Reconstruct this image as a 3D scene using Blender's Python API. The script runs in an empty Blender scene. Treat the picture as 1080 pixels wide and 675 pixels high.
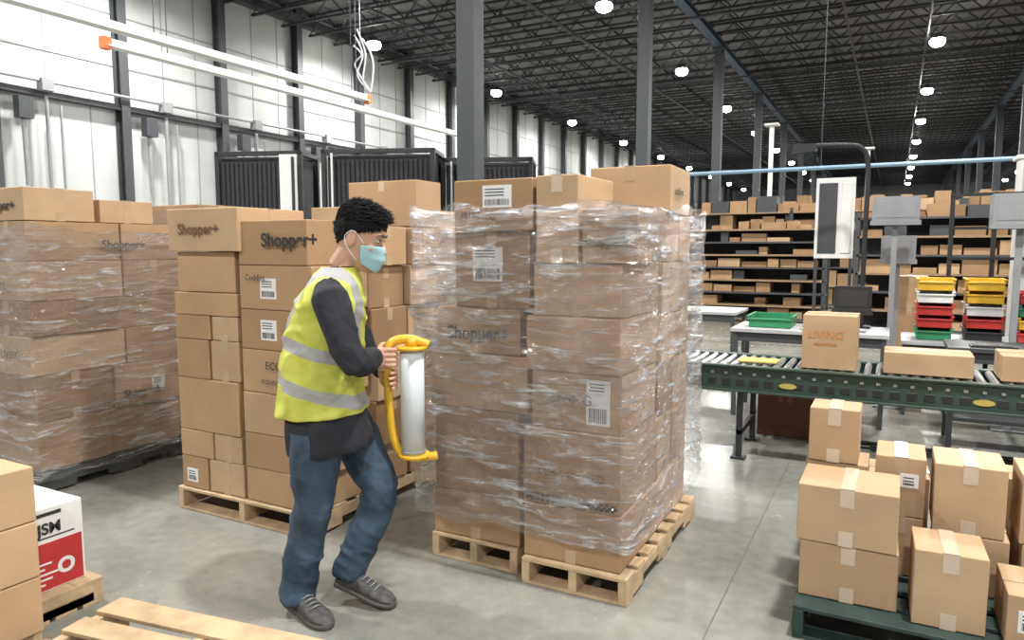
import bpy, bmesh, math, random
from mathutils import Vector, Matrix, noise, Euler
random.seed(7)
S=bpy.context.scene
COL=S.collection
rad=math.radians

# ------------------------------------------------------------------ materials
def new_mat(name):
    m=bpy.data.materials.new(name); m.use_nodes=True
    nt=m.node_tree; b=nt.nodes['Principled BSDF']
    return m,nt,b
def plain(name,col,rough=.6,metal=0,var=.06,scale=12,bump=0,spec=None,emis=None,estr=0):
    m,nt,b=new_mat(name)
    N=nt.nodes;L=nt.links
    tc=N.new('ShaderNodeTexCoord'); nz=N.new('ShaderNodeTexNoise'); nz.inputs['Scale'].default_value=scale; nz.inputs['Detail'].default_value=5
    L.new(tc.outputs['Object'],nz.inputs['Vector'])
    cr=N.new('ShaderNodeValToRGB')
    c=Vector(col)
    cr.color_ramp.elements[0].position=.3; cr.color_ramp.elements[1].position=.7
    cr.color_ramp.elements[0].color=(*(c*(1-var)),1); cr.color_ramp.elements[1].color=(*(c*(1+var)),1)
    L.new(nz.outputs['Fac'],cr.inputs['Fac']); L.new(cr.outputs['Color'],b.inputs['Base Color'])
    b.inputs['Roughness'].default_value=rough; b.inputs['Metallic'].default_value=metal
    if spec is not None: b.inputs['Specular IOR Level'].default_value=spec
    if bump:
        bp=N.new('ShaderNodeBump'); bp.inputs['Strength'].default_value=bump; bp.inputs['Distance'].default_value=.02
        L.new(nz.outputs['Fac'],bp.inputs['Height']); L.new(bp.outputs['Normal'],b.inputs['Normal'])
    if emis:
        b.inputs['Emission Color'].default_value=(*emis,1); b.inputs['Emission Strength'].default_value=estr
    return m

def cardboard(name,c1,c2):
    m,nt,b=new_mat(name);N=nt.nodes;L=nt.links
    g=N.new('ShaderNodeNewGeometry'); cr=N.new('ShaderNodeValToRGB')
    cr.color_ramp.elements[0].color=(*c1,1); cr.color_ramp.elements[1].color=(*c2,1)
    L.new(g.outputs['Random Per Island'],cr.inputs['Fac'])
    tc=N.new('ShaderNodeTexCoord'); nz=N.new('ShaderNodeTexNoise'); nz.inputs['Scale'].default_value=5; nz.inputs['Detail'].default_value=6
    L.new(tc.outputs['Object'],nz.inputs['Vector'])
    mp=N.new('ShaderNodeMapping'); mp.inputs['Scale'].default_value=(1,1,60); L.new(tc.outputs['Object'],mp.inputs['Vector'])
    n2=N.new('ShaderNodeTexNoise'); n2.inputs['Scale'].default_value=3; L.new(mp.outputs['Vector'],n2.inputs['Vector'])
    ad=N.new('ShaderNodeMath'); ad.operation='MULTIPLY_ADD'; ad.inputs[1].default_value=.35; L.new(nz.outputs['Fac'],ad.inputs[0]); 
    m2=N.new('ShaderNodeMath'); m2.operation='MULTIPLY_ADD'; m2.inputs[1].default_value=.12; m2.inputs[2].default_value=.76; L.new(n2.outputs['Fac'],m2.inputs[0]); L.new(m2.outputs[0],ad.inputs[2])
    mx=N.new('ShaderNodeMix'); mx.data_type='RGBA'; mx.blend_type='MULTIPLY'; mx.inputs['Factor'].default_value=1
    L.new(cr.outputs['Color'],mx.inputs['A']); L.new(ad.outputs[0],mx.inputs['B']); L.new(mx.outputs['Result'],b.inputs['Base Color'])
    b.inputs['Roughness'].default_value=.75; b.inputs['Specular IOR Level'].default_value=.25
    bp=N.new('ShaderNodeBump'); bp.inputs['Strength'].default_value=.15; bp.inputs['Distance'].default_value=.01
    L.new(nz.outputs['Fac'],bp.inputs['Height']); L.new(bp.outputs['Normal'],b.inputs['Normal'])
    return m
M_card=cardboard('cardboard',(.345,.212,.112),(.455,.295,.168))
M_cardL=cardboard('cardboard_light',(.41,.270,.155),(.495,.340,.205))
M_cardD=cardboard('cardboard_dark',(.245,.145,.075),(.375,.235,.130))
M_tape=plain('packing_tape',(.46,.335,.21),.25,var=.05)
M_tapeW=plain('clear_tape',(.57,.465,.35),.2,var=.04)
M_white=plain('label_white',(.74,.74,.74),.5,var=.02)
M_ink=plain('ink_black',(.03,.028,.026),.5)
M_inkO=plain('ink_orange',(.55,.20,.04),.5)
M_inkB=plain('ink_brown',(.14,.07,.035),.5)
M_inkR=plain('print_red',(.46,.03,.03),.5)
M_wood=plain('pallet_wood',(.48,.345,.205),.8,var=.25,scale=9,bump=.3)
M_woodD=plain('pallet_wood_dark',(.05,.055,.05),.7,var=.3,scale=9,bump=.3)
M_green=plain('conveyor_green',(.03,.055,.04),.45,var=.15)
M_palg=plain('pallet_green',(.02,.04,.035),.6,var=.3,bump=.2)
M_steel=plain('steel',(.55,.56,.57),.3,metal=.9)
M_black=plain('black_paint',(.02,.021,.023),.45)
M_dark=plain('charcoal_steel',(.05,.055,.06),.5)
M_grey=plain('grey_plastic',(.26,.27,.28),.5)
M_lgrey=plain('light_grey_metal',(.42,.43,.44),.45)
M_whiteP=plain('white_paint',(.72,.72,.71),.5,var=.02)
M_wallw=plain('wall_white',(.52,.54,.53),.7,var=.14,scale=.6)
M_colm=plain('column_grey',(.045,.052,.06),.55)
M_blue=plain('girder_blue',(.035,.07,.115),.5)
M_joist=plain('joist_dark',(.028,.030,.032),.6)
M_deck=plain('roof_deck',(.17,.175,.18),.8,var=.15,scale=.8)
M_orange=plain('orange_plastic',(.75,.16,.03),.4)
M_yel=plain('yellow_plastic',(.74,.43,.03),.35)
M_yelb=plain('yellow_bin',(.70,.42,.03),.45)
M_redb=plain('red_bin',(.45,.03,.025),.45)
M_grnb=plain('green_bin',(.03,.22,.10),.45)
M_lamp=plain('lamp_glow',(1,1,1),.5,emis=(1,.98,.94),estr=60)
M_lamp.cycles.emission_sampling='NONE'
M_skin=plain('skin',(.54,.31,.21),.5,var=.04,scale=20)
M_hair=plain('hair_black',(.009,.0085,.0085),.65,var=.3,scale=60,spec=.3)
M_mask=plain('mask_blue',(.34,.57,.60),.7,var=.03)
M_shirt=plain('shirt_black',(.014,.016,.022),.85,var=.2,scale=20,bump=.3)
M_eye=plain('eye_white',(.6,.58,.56),.3)
M_film_roll=plain('film_roll',(.62,.66,.68),.25,var=.05,scale=5)
M_shoe=plain('shoe_grey',(.07,.068,.068),.8,var=.4,scale=40,bump=.3)
M_sole=plain('shoe_sole',(.08,.072,.068),.7)

def jeans():
    m,nt,b=new_mat('denim');N=nt.nodes;L=nt.links
    tc=N.new('ShaderNodeTexCoord'); nz=N.new('ShaderNodeTexNoise'); nz.inputs['Scale'].default_value=7; nz.inputs['Detail'].default_value=6
    L.new(tc.outputs['Object'],nz.inputs['Vector'])
    cr=N.new('ShaderNodeValToRGB'); cr.color_ramp.elements[0].position=.35; cr.color_ramp.elements[1].position=.72
    cr.color_ramp.elements[0].color=(.018,.034,.056,1); cr.color_ramp.elements[1].color=(.06,.10,.145,1)
    L.new(nz.outputs['Fac'],cr.inputs['Fac']); L.new(cr.outputs['Color'],b.inputs['Base Color']); b.inputs['Roughness'].default_value=.85
    n2=N.new('ShaderNodeTexNoise'); n2.inputs['Scale'].default_value=11; n2.inputs['Distortion'].default_value=1; L.new(tc.outputs['Object'],n2.inputs['Vector'])
    bp=N.new('ShaderNodeBump'); bp.inputs['Strength'].default_value=.4; bp.inputs['Distance'].default_value=.025
    L.new(n2.outputs['Fac'],bp.inputs['Height']); L.new(bp.outputs['Normal'],b.inputs['Normal'])
    return m
M_jeans=jeans()

def vest_mat():
    m,nt,b=new_mat('hi_vis_vest');N=nt.nodes;L=nt.links
    tc=N.new('ShaderNodeTexCoord'); sx=N.new('ShaderNodeSeparateXYZ'); L.new(tc.outputs['Object'],sx.inputs[0])
    def mth(op,a,bb=None,c=None):
        n=N.new('ShaderNodeMath'); n.operation=op
        for i,v in enumerate((a,bb,c)):
            if v is None: continue
            if isinstance(v,(int,float)): n.inputs[i].default_value=v
            else: L.new(v,n.inputs[i])
        return n.outputs[0]
    zt=mth('MULTIPLY_ADD',sx.outputs['X'],.30,sx.outputs['Z'])
    b1=mth('LESS_THAN',mth('ABSOLUTE',mth('SUBTRACT',zt,.955)),.027)
    b2=mth('LESS_THAN',mth('ABSOLUTE',mth('SUBTRACT',zt,1.125)),.027)
    v=mth('LESS_THAN',mth('ABSOLUTE',mth('SUBTRACT',mth('ABSOLUTE',mth('ADD',sx.outputs['Y'],0)),.105)),.025)
    v=mth('MULTIPLY',v,mth('GREATER_THAN',zt,1.125))
    band=mth('MAXIMUM',mth('MAXIMUM',b1,b2),v)
    nz=N.new('ShaderNodeTexNoise'); nz.inputs['Scale'].default_value=9; L.new(tc.outputs['Object'],nz.inputs['Vector'])
    cr=N.new('ShaderNodeValToRGB'); cr.color_ramp.elements[0].color=(.42,.45,.05,1); cr.color_ramp.elements[1].color=(.59,.62,.11,1)
    cr.color_ramp.elements[0].position=.3; cr.color_ramp.elements[1].position=.7
    L.new(nz.outputs['Fac'],cr.inputs['Fac'])
    mx=N.new('ShaderNodeMix'); mx.data_type='RGBA'; L.new(band,mx.inputs['Factor']); L.new(cr.outputs['Color'],mx.inputs['A']); mx.inputs['B'].default_value=(.33,.335,.33,1)
    L.new(mx.outputs['Result'],b.inputs['Base Color']); b.inputs['Roughness'].default_value=.6
    bp=N.new('ShaderNodeBump'); bp.inputs['Strength'].default_value=.7; bp.inputs['Distance'].default_value=.03
    L.new(nz.outputs['Fac'],bp.inputs['Height']); L.new(bp.outputs['Normal'],b.inputs['Normal'])
    return m
M_vest=vest_mat()

def floor_mat():
    m,nt,b=new_mat('polished_concrete');N=nt.nodes;L=nt.links
    tc=N.new('ShaderNodeTexCoord')
    nz=N.new('ShaderNodeTexNoise'); nz.inputs['Scale'].default_value=.9; nz.inputs['Detail'].default_value=9; nz.inputs['Roughness'].default_value=.65; L.new(tc.outputs['Object'],nz.inputs['Vector'])
    n2=N.new('ShaderNodeTexNoise'); n2.inputs['Scale'].default_value=14; n2.inputs['Detail'].default_value=6; L.new(tc.outputs['Object'],n2.inputs['Vector'])
    cr=N.new('ShaderNodeValToRGB'); cr.color_ramp.elements[0].position=.34; cr.color_ramp.elements[1].position=.68
    cr.color_ramp.elements[0].color=(.150,.153,.135,1); cr.color_ramp.elements[1].color=(.30,.30,.27,1)
    a=N.new('ShaderNodeMath'); a.operation='MULTIPLY_ADD'; a.inputs[1].default_value=.3; L.new(n2.outputs['Fac'],a.inputs[0])
    s=N.new('ShaderNodeMath'); s.operation='MULTIPLY'; s.inputs[1].default_value=.7; L.new(nz.outputs['Fac'],s.inputs[0]); L.new(s.outputs[0],a.inputs[2])
    L.new(a.outputs[0],cr.inputs['Fac']); L.new(cr.outputs['Color'],b.inputs['Base Color'])
    rr=N.new('ShaderNodeMapRange'); rr.inputs['To Min'].default_value=.12; rr.inputs['To Max'].default_value=.38; L.new(nz.outputs['Fac'],rr.inputs['Value']); L.new(rr.outputs[0],b.inputs['Roughness'])
    b.inputs['Specular IOR Level'].default_value=.6
    return m
M_floor=floor_mat()

def film_mat(name,base=.10,amt=.5,lo=.55):
    m,nt,b=new_mat(name);N=nt.nodes;L=nt.links
    out=N['Material Output'] if 'Material Output' in N else N.new('ShaderNodeOutputMaterial')
    tc=N.new('ShaderNodeTexCoord')
    def streak(rot,scale,sc,lo,hi):  # near-white film haze, with highlights on the creases painted in as streaks
        mp=N.new('ShaderNodeMapping'); mp.inputs['Rotation'].default_value=rot; mp.inputs['Scale'].default_value=scale
        L.new(tc.outputs['Object'],mp.inputs['Vector'])
        nz=N.new('ShaderNodeTexNoise'); nz.inputs['Scale'].default_value=sc; nz.inputs['Detail'].default_value=6; nz.inputs['Distortion'].default_value=.6
        L.new(mp.outputs['Vector'],nz.inputs['Vector'])
        cr=N.new('ShaderNodeMapRange'); cr.inputs['From Min'].default_value=lo; cr.inputs['From Max'].default_value=hi; L.new(nz.outputs['Fac'],cr.inputs['Value'])
        return nz.outputs['Fac'],cr.outputs[0]
    f1,s1=streak((rad(20),rad(28),0),(1,1,6),3.0,lo,lo+.13)
    f2,s2=streak((rad(-15),rad(-48),0),(1.2,1.2,8),3.4,lo+.01,lo+.14)
    f4,s4=streak((rad(5),rad(75),rad(10)),(1.3,1.3,6),3.2,lo+.02,lo+.15)
    f3,s3=streak((0,rad(8),0),(.6,.6,1),2.2,.48,.74)
    mxx=N.new('ShaderNodeMath'); mxx.operation='MAXIMUM'; L.new(s1,mxx.inputs[0]); L.new(s2,mxx.inputs[1])
    mx4=N.new('ShaderNodeMath'); mx4.operation='MAXIMUM'; L.new(mxx.outputs[0],mx4.inputs[0]); L.new(s4,mx4.inputs[1])
    m3=N.new('ShaderNodeMath'); m3.operation='MULTIPLY_ADD'; m3.inputs[1].default_value=.40; L.new(s3,m3.inputs[0]); L.new(mx4.outputs[0],m3.inputs[2])
    ma=N.new('ShaderNodeMath'); ma.operation='MULTIPLY_ADD'; ma.inputs[1].default_value=amt; ma.inputs[2].default_value=base; ma.use_clamp=True
    L.new(m3.outputs[0],ma.inputs[0])
    ad0=N.new('ShaderNodeMath'); ad0.operation='ADD'; L.new(f1,ad0.inputs[0]); L.new(f2,ad0.inputs[1])
    ad=N.new('ShaderNodeMath'); ad.operation='ADD'; L.new(ad0.outputs[0],ad.inputs[0]); L.new(f4,ad.inputs[1])
    bp=N.new('ShaderNodeBump'); bp.inputs['Strength'].default_value=1; bp.inputs['Distance'].default_value=.18; L.new(ad.outputs[0],bp.inputs['Height'])
    b.inputs['Base Color'].default_value=(.80,.82,.84,1); b.inputs['Roughness'].default_value=.12; b.inputs['Specular IOR Level'].default_value=1; b.inputs['Coat Weight'].default_value=1; b.inputs['Coat Roughness'].default_value=.08
    L.new(bp.outputs['Normal'],b.inputs['Normal']); L.new(bp.outputs['Normal'],b.inputs['Coat Normal'])
    tr=N.new('ShaderNodeBsdfTransparent'); tr.inputs['Color'].default_value=(.96,.965,.97,1)
    gl=N.new('ShaderNodeBsdfGlossy'); gl.inputs['Roughness'].default_value=.12; L.new(bp.outputs['Normal'],gl.inputs['Normal'])
    mg=N.new('ShaderNodeMixShader'); mg.inputs['Fac'].default_value=.24; L.new(tr.outputs[0],mg.inputs[1]); L.new(gl.outputs[0],mg.inputs[2])
    ms=N.new('ShaderNodeMixShader'); L.new(ma.outputs[0],ms.inputs['Fac']); L.new(mg.outputs[0],ms.inputs[1]); L.new(b.outputs[0],ms.inputs[2])
    L.new(ms.outputs[0],out.inputs['Surface'])
    return m
M_film=film_mat('stretch_film',.055,.68,.56)
M_filmS=film_mat('stretch_film_thin',.05,.55,.565)

# ------------------------------------------------------------------ mesh helpers
class Acc:
    def __init__(s): s.v=[];s.f=[];s.m=[]
    def box(s,x0,x1,y0,y1,z0,z1,m=0,rz=0,M=None):
        cx,cy,cz=(x0+x1)/2,(y0+y1)/2,(z0+z1)/2
        hx,hy,hz=(x1-x0)/2,(y1-y0)/2,(z1-z0)/2
        c,sn=math.cos(rz),math.sin(rz); n=len(s.v)
        for dx,dy,dz in ((-1,-1,-1),(1,-1,-1),(1,1,-1),(-1,1,-1),(-1,-1,1),(1,-1,1),(1,1,1),(-1,1,1)):
            X,Y=dx*hx,dy*hy
            p=Vector((cx+X*c-Y*sn,cy+X*sn+Y*c,cz+dz*hz))
            if M is not None: p=M@p
            s.v.append(p)
        for q in ((0,3,2,1),(4,5,6,7),(0,1,5,4),(1,2,6,5),(2,3,7,6),(3,0,4,7)):
            s.f.append([n+i for i in q]); s.m.append(m)
    def mesh(s,vs,fs,m=0,M=None):
        n=len(s.v)
        s.v+= [ (M@Vector(p)) if M is not None else Vector(p) for p in vs]
        for f in fs: s.f.append([n+i for i in f]); s.m.append(m)
    def beam(s,a,b,w,m=0):
        a=Vector(a);b=Vector(b);d=(b-a).normalized()
        u=d.cross(Vector((0,1,0)) if abs(d.y)<.9 else Vector((1,0,0))).normalized()*w; v=d.cross(u).normalized()*w
        n=len(s.v)
        for p in (a,b):
            for k in range(3):
                an=k*2*math.pi/3; s.v.append(p+u*math.cos(an)+v*math.sin(an))
        for k in range(3):
            s.f.append([n+k,n+(k+1)%3,n+3+(k+1)%3,n+3+k]); s.m.append(m)
    def tube(s,pts,rs,m=0,seg=12,sq=None):
        vs,fs=tube_geo(pts,rs,seg); s.mesh(vs,fs,m)
    def loft(s,rings,m=0,cap=True):
        vs,fs=loft_geo(rings,cap); s.mesh(vs,fs,m)
    def obj(s,name,mats,parent=None,bevel=0,smooth=False,seg=2):
        me=bpy.data.meshes.new(name); me.from_pydata([tuple(p) for p in s.v],[],s.f)
        for mt in mats: me.materials.append(mt)
        me.polygons.foreach_set('material_index',s.m)
        if smooth: me.polygons.foreach_set('use_smooth',[True]*len(s.f))
        me.update()
        o=bpy.data.objects.new(name,me); COL.objects.link(o)
        if parent: o.parent=parent
        if bevel:
            b=o.modifiers.new('bevel','BEVEL'); b.width=bevel; b.segments=seg; b.limit_method='ANGLE'; b.angle_limit=rad(40)
        return o
def loft_geo(rings,cap=True):
    n=len(rings[0]); vs=[p for r in rings for p in r]; fs=[]
    for i in range(len(rings)-1):
        for k in range(n):
            fs.append([i*n+k,i*n+(k+1)%n,(i+1)*n+(k+1)%n,(i+1)*n+k])
    if cap:
        fs.append(list(range(n))[::-1]); b=(len(rings)-1)*n; fs.append([b+k for k in range(n)])
    return vs,fs
def tube_geo(pts,rs,seg=12):
    pts=[Vector(p) for p in pts]
    if isinstance(rs,(int,float)): rs=[rs]*len(pts)
    rings=[]; u=None
    for i,p in enumerate(pts):
        d=(pts[min(i+1,len(pts)-1)]-pts[max(i-1,0)]).normalized()
        if u is None: u=d.cross(Vector((0,0,1)) if abs(d.z)<.9 else Vector((1,0,0))).normalized()
        else: u=(u-d*u.dot(d)).normalized()
        v=d.cross(u)
        rings.append([p+u*math.cos(2*math.pi*k/seg)*rs[i]+v*math.sin(2*math.pi*k/seg)*rs[i] for k in range(seg)])
    return loft_geo(rings)
def smoothpts(pts,n=6):
    P=[Vector(p) for p in pts]; out=[]
    for i in range(len(P)-1):
        p0=P[max(i-1,0)];p1=P[i];p2=P[i+1];p3=P[min(i+2,len(P)-1)]
        for k in range(n):
            t=k/n
            out.append(.5*((2*p1)+(p2-p0)*t+(2*p0-5*p1+4*p2-p3)*t*t+(3*p1-p0-3*p2+p3)*t**3))
    out.append(P[-1]); return out
def ellring(c,rx,ry,yaw=0,n=28,e=1.0,tx=0):
    r=[]
    for k in range(n):
        a=2*math.pi*k/n; ca,sa=math.cos(a),math.sin(a)
        x=rx*math.copysign(abs(ca)**e,ca); y=ry*math.copysign(abs(sa)**e,sa)
        X=x*math.cos(yaw)-y*math.sin(yaw); Y=x*math.sin(yaw)+y*math.cos(yaw)
        r.append(Vector((c[0]+X,c[1]+Y,c[2]+x*tx)))
    return r
def ellipsoid(A,c,r,m=0,M=None,nu=16,nv=10):
    vs=[];fs=[]
    for i in range(nv+1):
        t=math.pi*i/nv
        for k in range(nu):
            a=2*math.pi*k/nu
            vs.append(Vector((c[0]+r[0]*math.sin(t)*math.cos(a),c[1]+r[1]*math.sin(t)*math.sin(a),c[2]+r[2]*math.cos(t))))
    for i in range(nv):
        for k in range(nu): fs.append([i*nu+k,(i+1)*nu+k,(i+1)*nu+(k+1)%nu,i*nu+(k+1)%nu])
    A.mesh(vs,fs,m,M)
def empty(name,loc=(0,0,0),rz=0):
    e=bpy.data.objects.new(name,None); e.empty_display_size=.2; COL.objects.link(e); e.location=loc; e.rotation_euler=(0,0,rz); return e
def text(body,size,loc,face,parent,mat=M_ink,name='print',bold=.0,align='LEFT'):
    cu=bpy.data.curves.new(name,'FONT'); cu.body=body; cu.size=size; cu.extrude=.0004; cu.align_x=align; cu.offset=bold
    cu.materials.append(mat)
    o=bpy.data.objects.new(name,cu); COL.objects.link(o)
    o.location=loc; o.rotation_euler=(rad(90),0,0) if face=='f' else (rad(90),0,rad(90))
    o.parent=parent; return o

def pallet(parent,x0,x1,y0,y1,mat,z=0,rz=0,name='pallet',nb=7,h=.135):
    A=Acc(); cx,cy=(x0+x1)/2,(y0+y1)/2; M=Matrix.Translation((cx,cy,z))@Matrix.Rotation(rz,4,'Z')
    w,d=(x1-x0)/2,(y1-y0)/2
    for sx in (-1,0,1):
        xx=sx*(w-.02)
        A.box(xx-.02,xx+.02,-d,d,.055,h-.018,0,0,M)
        for k in (-1,0,1):
            A.box(xx-.02,xx+.02,k*(d-.12)-.12,k*(d-.12)+.12,.016,.055,0,0,M)
    for i in range(nb):
        t=-d+.05+(2*d-.1)*i/(nb-1); bw=.052 if i not in(0,nb-1) else .06
        t=max(-d+bw,min(d-bw,t))
        A.box(-w,w,t-bw,t+bw,h-.017,h,0,random.uniform(-.006,.006),M)
    for i in range(3):
        t=-d+.05+(2*d-.1)*i/2
        A.box(-w,w,t-.045,t+.045,0,.016,0,0,M)
    return A.obj(name,[mat],parent,bevel=.002,seg=1)

G=.004
def carton(A,T,x0,x1,y0,y1,z0,z1,m=0,tape='y',rz=None,label=None,tm=0,flap=True):
    if rz is None: rz=random.uniform(-.018,.018)
    x0+=G;x1-=G;y0+=G;y1-=G
    cx,cy=(x0+x1)/2,(y0+y1)/2
    M=Matrix.Translation((cx,cy,0))@Matrix.Rotation(rz,4,'Z')
    w,d=(x1-x0)/2,(y1-y0)/2
    A.box(-w,w,-d,d,z0+.0015,z1-.0015,m,0,M)
    e=.0012; tw=.026; dn=min(.075,(z1-z0)*.35)
    if tape=='y':
        T.box(-tw,tw,-d-e,d+e,z1-.003,z1+e,tm,0,M)
        for sgn in(-1,1):
            y=sgn*d; T.box(-tw,tw,min(y,y+sgn*e),max(y,y+sgn*e),z1-dn,z1,tm,0,M)
            T.box(-tw,tw,min(y,y+sgn*e),max(y,y+sgn*e),z0,z0+dn*.8,tm,0,M)
    elif tape=='x':
        T.box(-w-e,w+e,-tw,tw,z1-.003,z1+e,tm,0,M)
        for sgn in(-1,1):
            x=sgn*w; T.box(min(x,x+sgn*e),max(x,x+sgn*e),-tw,tw,z1-dn,z1,tm,0,M)
            T.box(min(x,x+sgn*e),max(x,x+sgn*e),-tw,tw,z0,z0+dn*.8,tm,0,M)
    if label:
        for (fc,u,v,lw,lh) in label:
            zz=z0+v*(z1-z0)
            if fc=='f':
                xx=-w+u*2*w
                T.box(xx,xx+lw,-d-.0022,-d,zz,zz+lh,1,0,M)
                for i in range(3): T.box(xx+.012,xx+lw*.75,-d-.0028,-d,zz+lh-.02-i*.014,zz+lh-.015-i*.014,2,0,M)
                bx=xx+.012
                while bx<xx+lw-.015:
                    bw=random.choice((.0015,.003,.004)); T.box(bx,bx+bw,-d-.0028,-d,zz+.01,zz+lh*.38,2,0,M); bx+=bw+random.choice((.002,.004))
            else:
                yy=-d+u*2*d
                T.box(w,w+.0022,yy,yy+lw,zz,zz+lh,1,0,M)
                for i in range(3): T.box(w,w+.0028,yy+.012,yy+lw*.75,zz+lh-.02-i*.014,zz+lh-.015-i*.014,2,0,M)
TM=[M_tape,M_white,M_ink,M_tapeW,M_inkR]
CM=[M_card,M_cardL,M_cardD]

def film(parent,x0,x1,y0,y1,z0,z1,seed=0,mat=None,name='stretch_film',amp=1.0):
    n=360; nz=130; rings=[]; r=.05
    per=[]
    W=x1-x0;D=y1-y0
    for k in range(n):
        t=k/n*2*(W+D)
        if t<W: p=(x0+t,y0)
        elif t<W+D: p=(x1,y0+t-W)
        elif t<2*W+D: p=(x1-(t-W-D),y1)
        else: p=(x0,y1-(t-2*W-D))
        per.append((p[0],p[1],t))
    cx,cy=(x0+x1)/2,(y0+y1)/2
    for j in range(nz+1):
        v=j/nz; ring=[]
        for (px,py,t) in per:
            dx,dy=px-cx,py-cy
            ex=max(0,abs(dx)-(W/2-r)); ey=max(0,abs(dy)-(D/2-r)); 
            if ex>0 and ey>0:
                l=math.hypot(ex,ey)
                if l>r: 
                    dx=math.copysign(W/2-r+ex*r/l,dx); dy=math.copysign(D/2-r+ey*r/l,dy)
            z=z0+(z1-z0)*v
            q1=noise.noise(Vector((dx*2.2+z*1.2+seed,dy*2.2+z*1.2,(z-(dx+dy)*.45)*12)))
            q2=noise.noise(Vector((dx*2.2-z+seed+9,dy*2.2-z,(z+(dx+dy)*.6)*10)))
            q3=noise.noise(Vector(((dx-dy)*7+seed+4,z*1.3+dx*2,3)))
            ridge=(1-min(1,abs(q1)*4))**2*.016+(1-min(1,abs(q2)*4))**2*.014+(1-min(1,abs(q3)*5))**2*.007
            s=1+amp*(.008*noise.noise(Vector((dx*4+seed,dy*4,z*5)))+ridge)
            if j==nz: z+=.06*noise.noise(Vector((dx*6,dy*6,seed)))
            if j<6: z+=.035*(1-j/6)*noise.noise(Vector((dx*5,dy*5,seed+3)))
            ring.append(Vector((cx+dx*s,cy+dy*s,z)))
        rings.append(ring)
    vs,fs=loft_geo(rings,False)
    A=Acc(); A.mesh(vs,fs,0)
    return A.obj(name,[mat or M_film],parent,smooth=True)

def auto_stack(A,T,x0,x1,y0,y1,zs,nx=2,ny=2,jit=.03,light=.2,tape=None):
    for i in range(len(zs)-1):
        xs=[x0+(x1-x0)*k/nx for k in range(nx+1)]
        off=random.uniform(-.08,.08)
        for k in range(1,nx): xs[k]+=off
        for k in range(nx):
            ys=[y0+(y1-y0)*q/ny for q in range(ny+1)]
            o2=random.uniform(-.08,.08)
            for q in range(1,ny): ys[q]+=o2
            for q in range(ny):
                a,b,c,d=xs[k],xs[k+1],ys[q],ys[q+1]
                if k==0:a+=random.uniform(0,jit)
                if k==nx-1:b-=random.uniform(0,jit)
                if q==0:c+=random.uniform(0,jit)
                if q==ny-1:d-=random.uniform(0,jit)
                lab=None
                if random.random()<.07: lab=[('f',random.uniform(.1,.6),.3,.10,.09)]
                if random.random()<.07: lab=[('s',random.uniform(.1,.6),.3,.10,.09)]
                carton(A,T,a,b,c,d,zs[i],zs[i+1],random.choice((0,0,1,2)) if light else 0,tape or random.choice('xy'),label=lab,rz=random.uniform(-.01,.01))

# ------------------------------------------------------------------ room
XW=-16.8; ZR=8.95
A=Acc(); A.box(XW-.3,30,-14,88,-.2,0); fl=A.obj('floor',[M_floor])
A=Acc()
for x in (-9.2,-5.3,-.6,4.0,8.7): A.box(x-.003,x+.003,-14,88,0,.0006)
for k in range(12): A.box(XW,30,.2+k*7.8-7.8-.003,.2+k*7.8-7.8+.003,0,.0006)
A.obj('trim_floor_joint',[plain('joint_dark',(.10,.10,.095),.7)])
A=Acc(); A.box(XW-.3,XW,-14,88,0,ZR)
wl=A.obj('wall_left',[M_wallw])
A=Acc(); A.box(XW-.3,30,88,88.3,0,ZR); A.obj('wall_back',[plain('wall_back_grey',(.22,.23,.23),.8)])
A=Acc(); A.box(XW-.3,30,-14,88.3,ZR,ZR+.15,0)
x=XW
while x<28:
    A.box(x,x+.07,-5,88,ZR-.05,ZR,0); x+=.9
A.obj('ceiling',[M_deck])
A=Acc(); y=-13
while y<87:
    A.box(XW,XW+.01,y-.015,y+.015,0,ZR,0); y+=.98
A.box(XW,XW+.03,-14,88,5.9,5.95,0)
A.box(XW,XW+.03,-14,88,7.1,7.13,0)
A.obj('trim_wall_seams',[plain('seam_grey',(.30,.31,.31),.7)])
A=Acc(); y=8.3-2.92*7
while y<87:
    for dx in (0,.24): A.box(XW+.05+dx,XW+.07+dx,y-.11,y+.11,0,ZR,0)
    A.box(XW+.05,XW+.30,y-.012,y+.012,0,ZR,0)
    y+=2.92
A.box(XW+.02,XW+.3,-14,88,ZR-.5,ZR-.25,0)
A.box(XW+.02,XW+.26,-14,88,4.86,4.98,0)
A.obj('trim_wall_columns',[M_dark])
A=Acc(); y=3
while y<60:
    A.tube([(XW+.35,y,4.7),(XW+.35,y+.02,2.9)],.05,0,8); A.tube([(XW+.35,y+.5,4.85),(XW+.35,y+.5,1.2)],.04,0,8)
    A.tube([(XW+.35,y+.8,4.7),(XW+.35,y+.8,2.2)],.03,0,8)
    A.box(XW+.28,XW+.5,y-.15,y+.15,4.3,4.75,1); A.box(XW+.28,XW+.5,y+.35,y+.6,4.95,5.2,0)
    y+=2.92
A.tube([(XW+.4,-12,5.15),(XW+.4,60,5.15)],.035,0,8)
A.obj('wall_conduit_run',[M_grey,M_dark])

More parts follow.
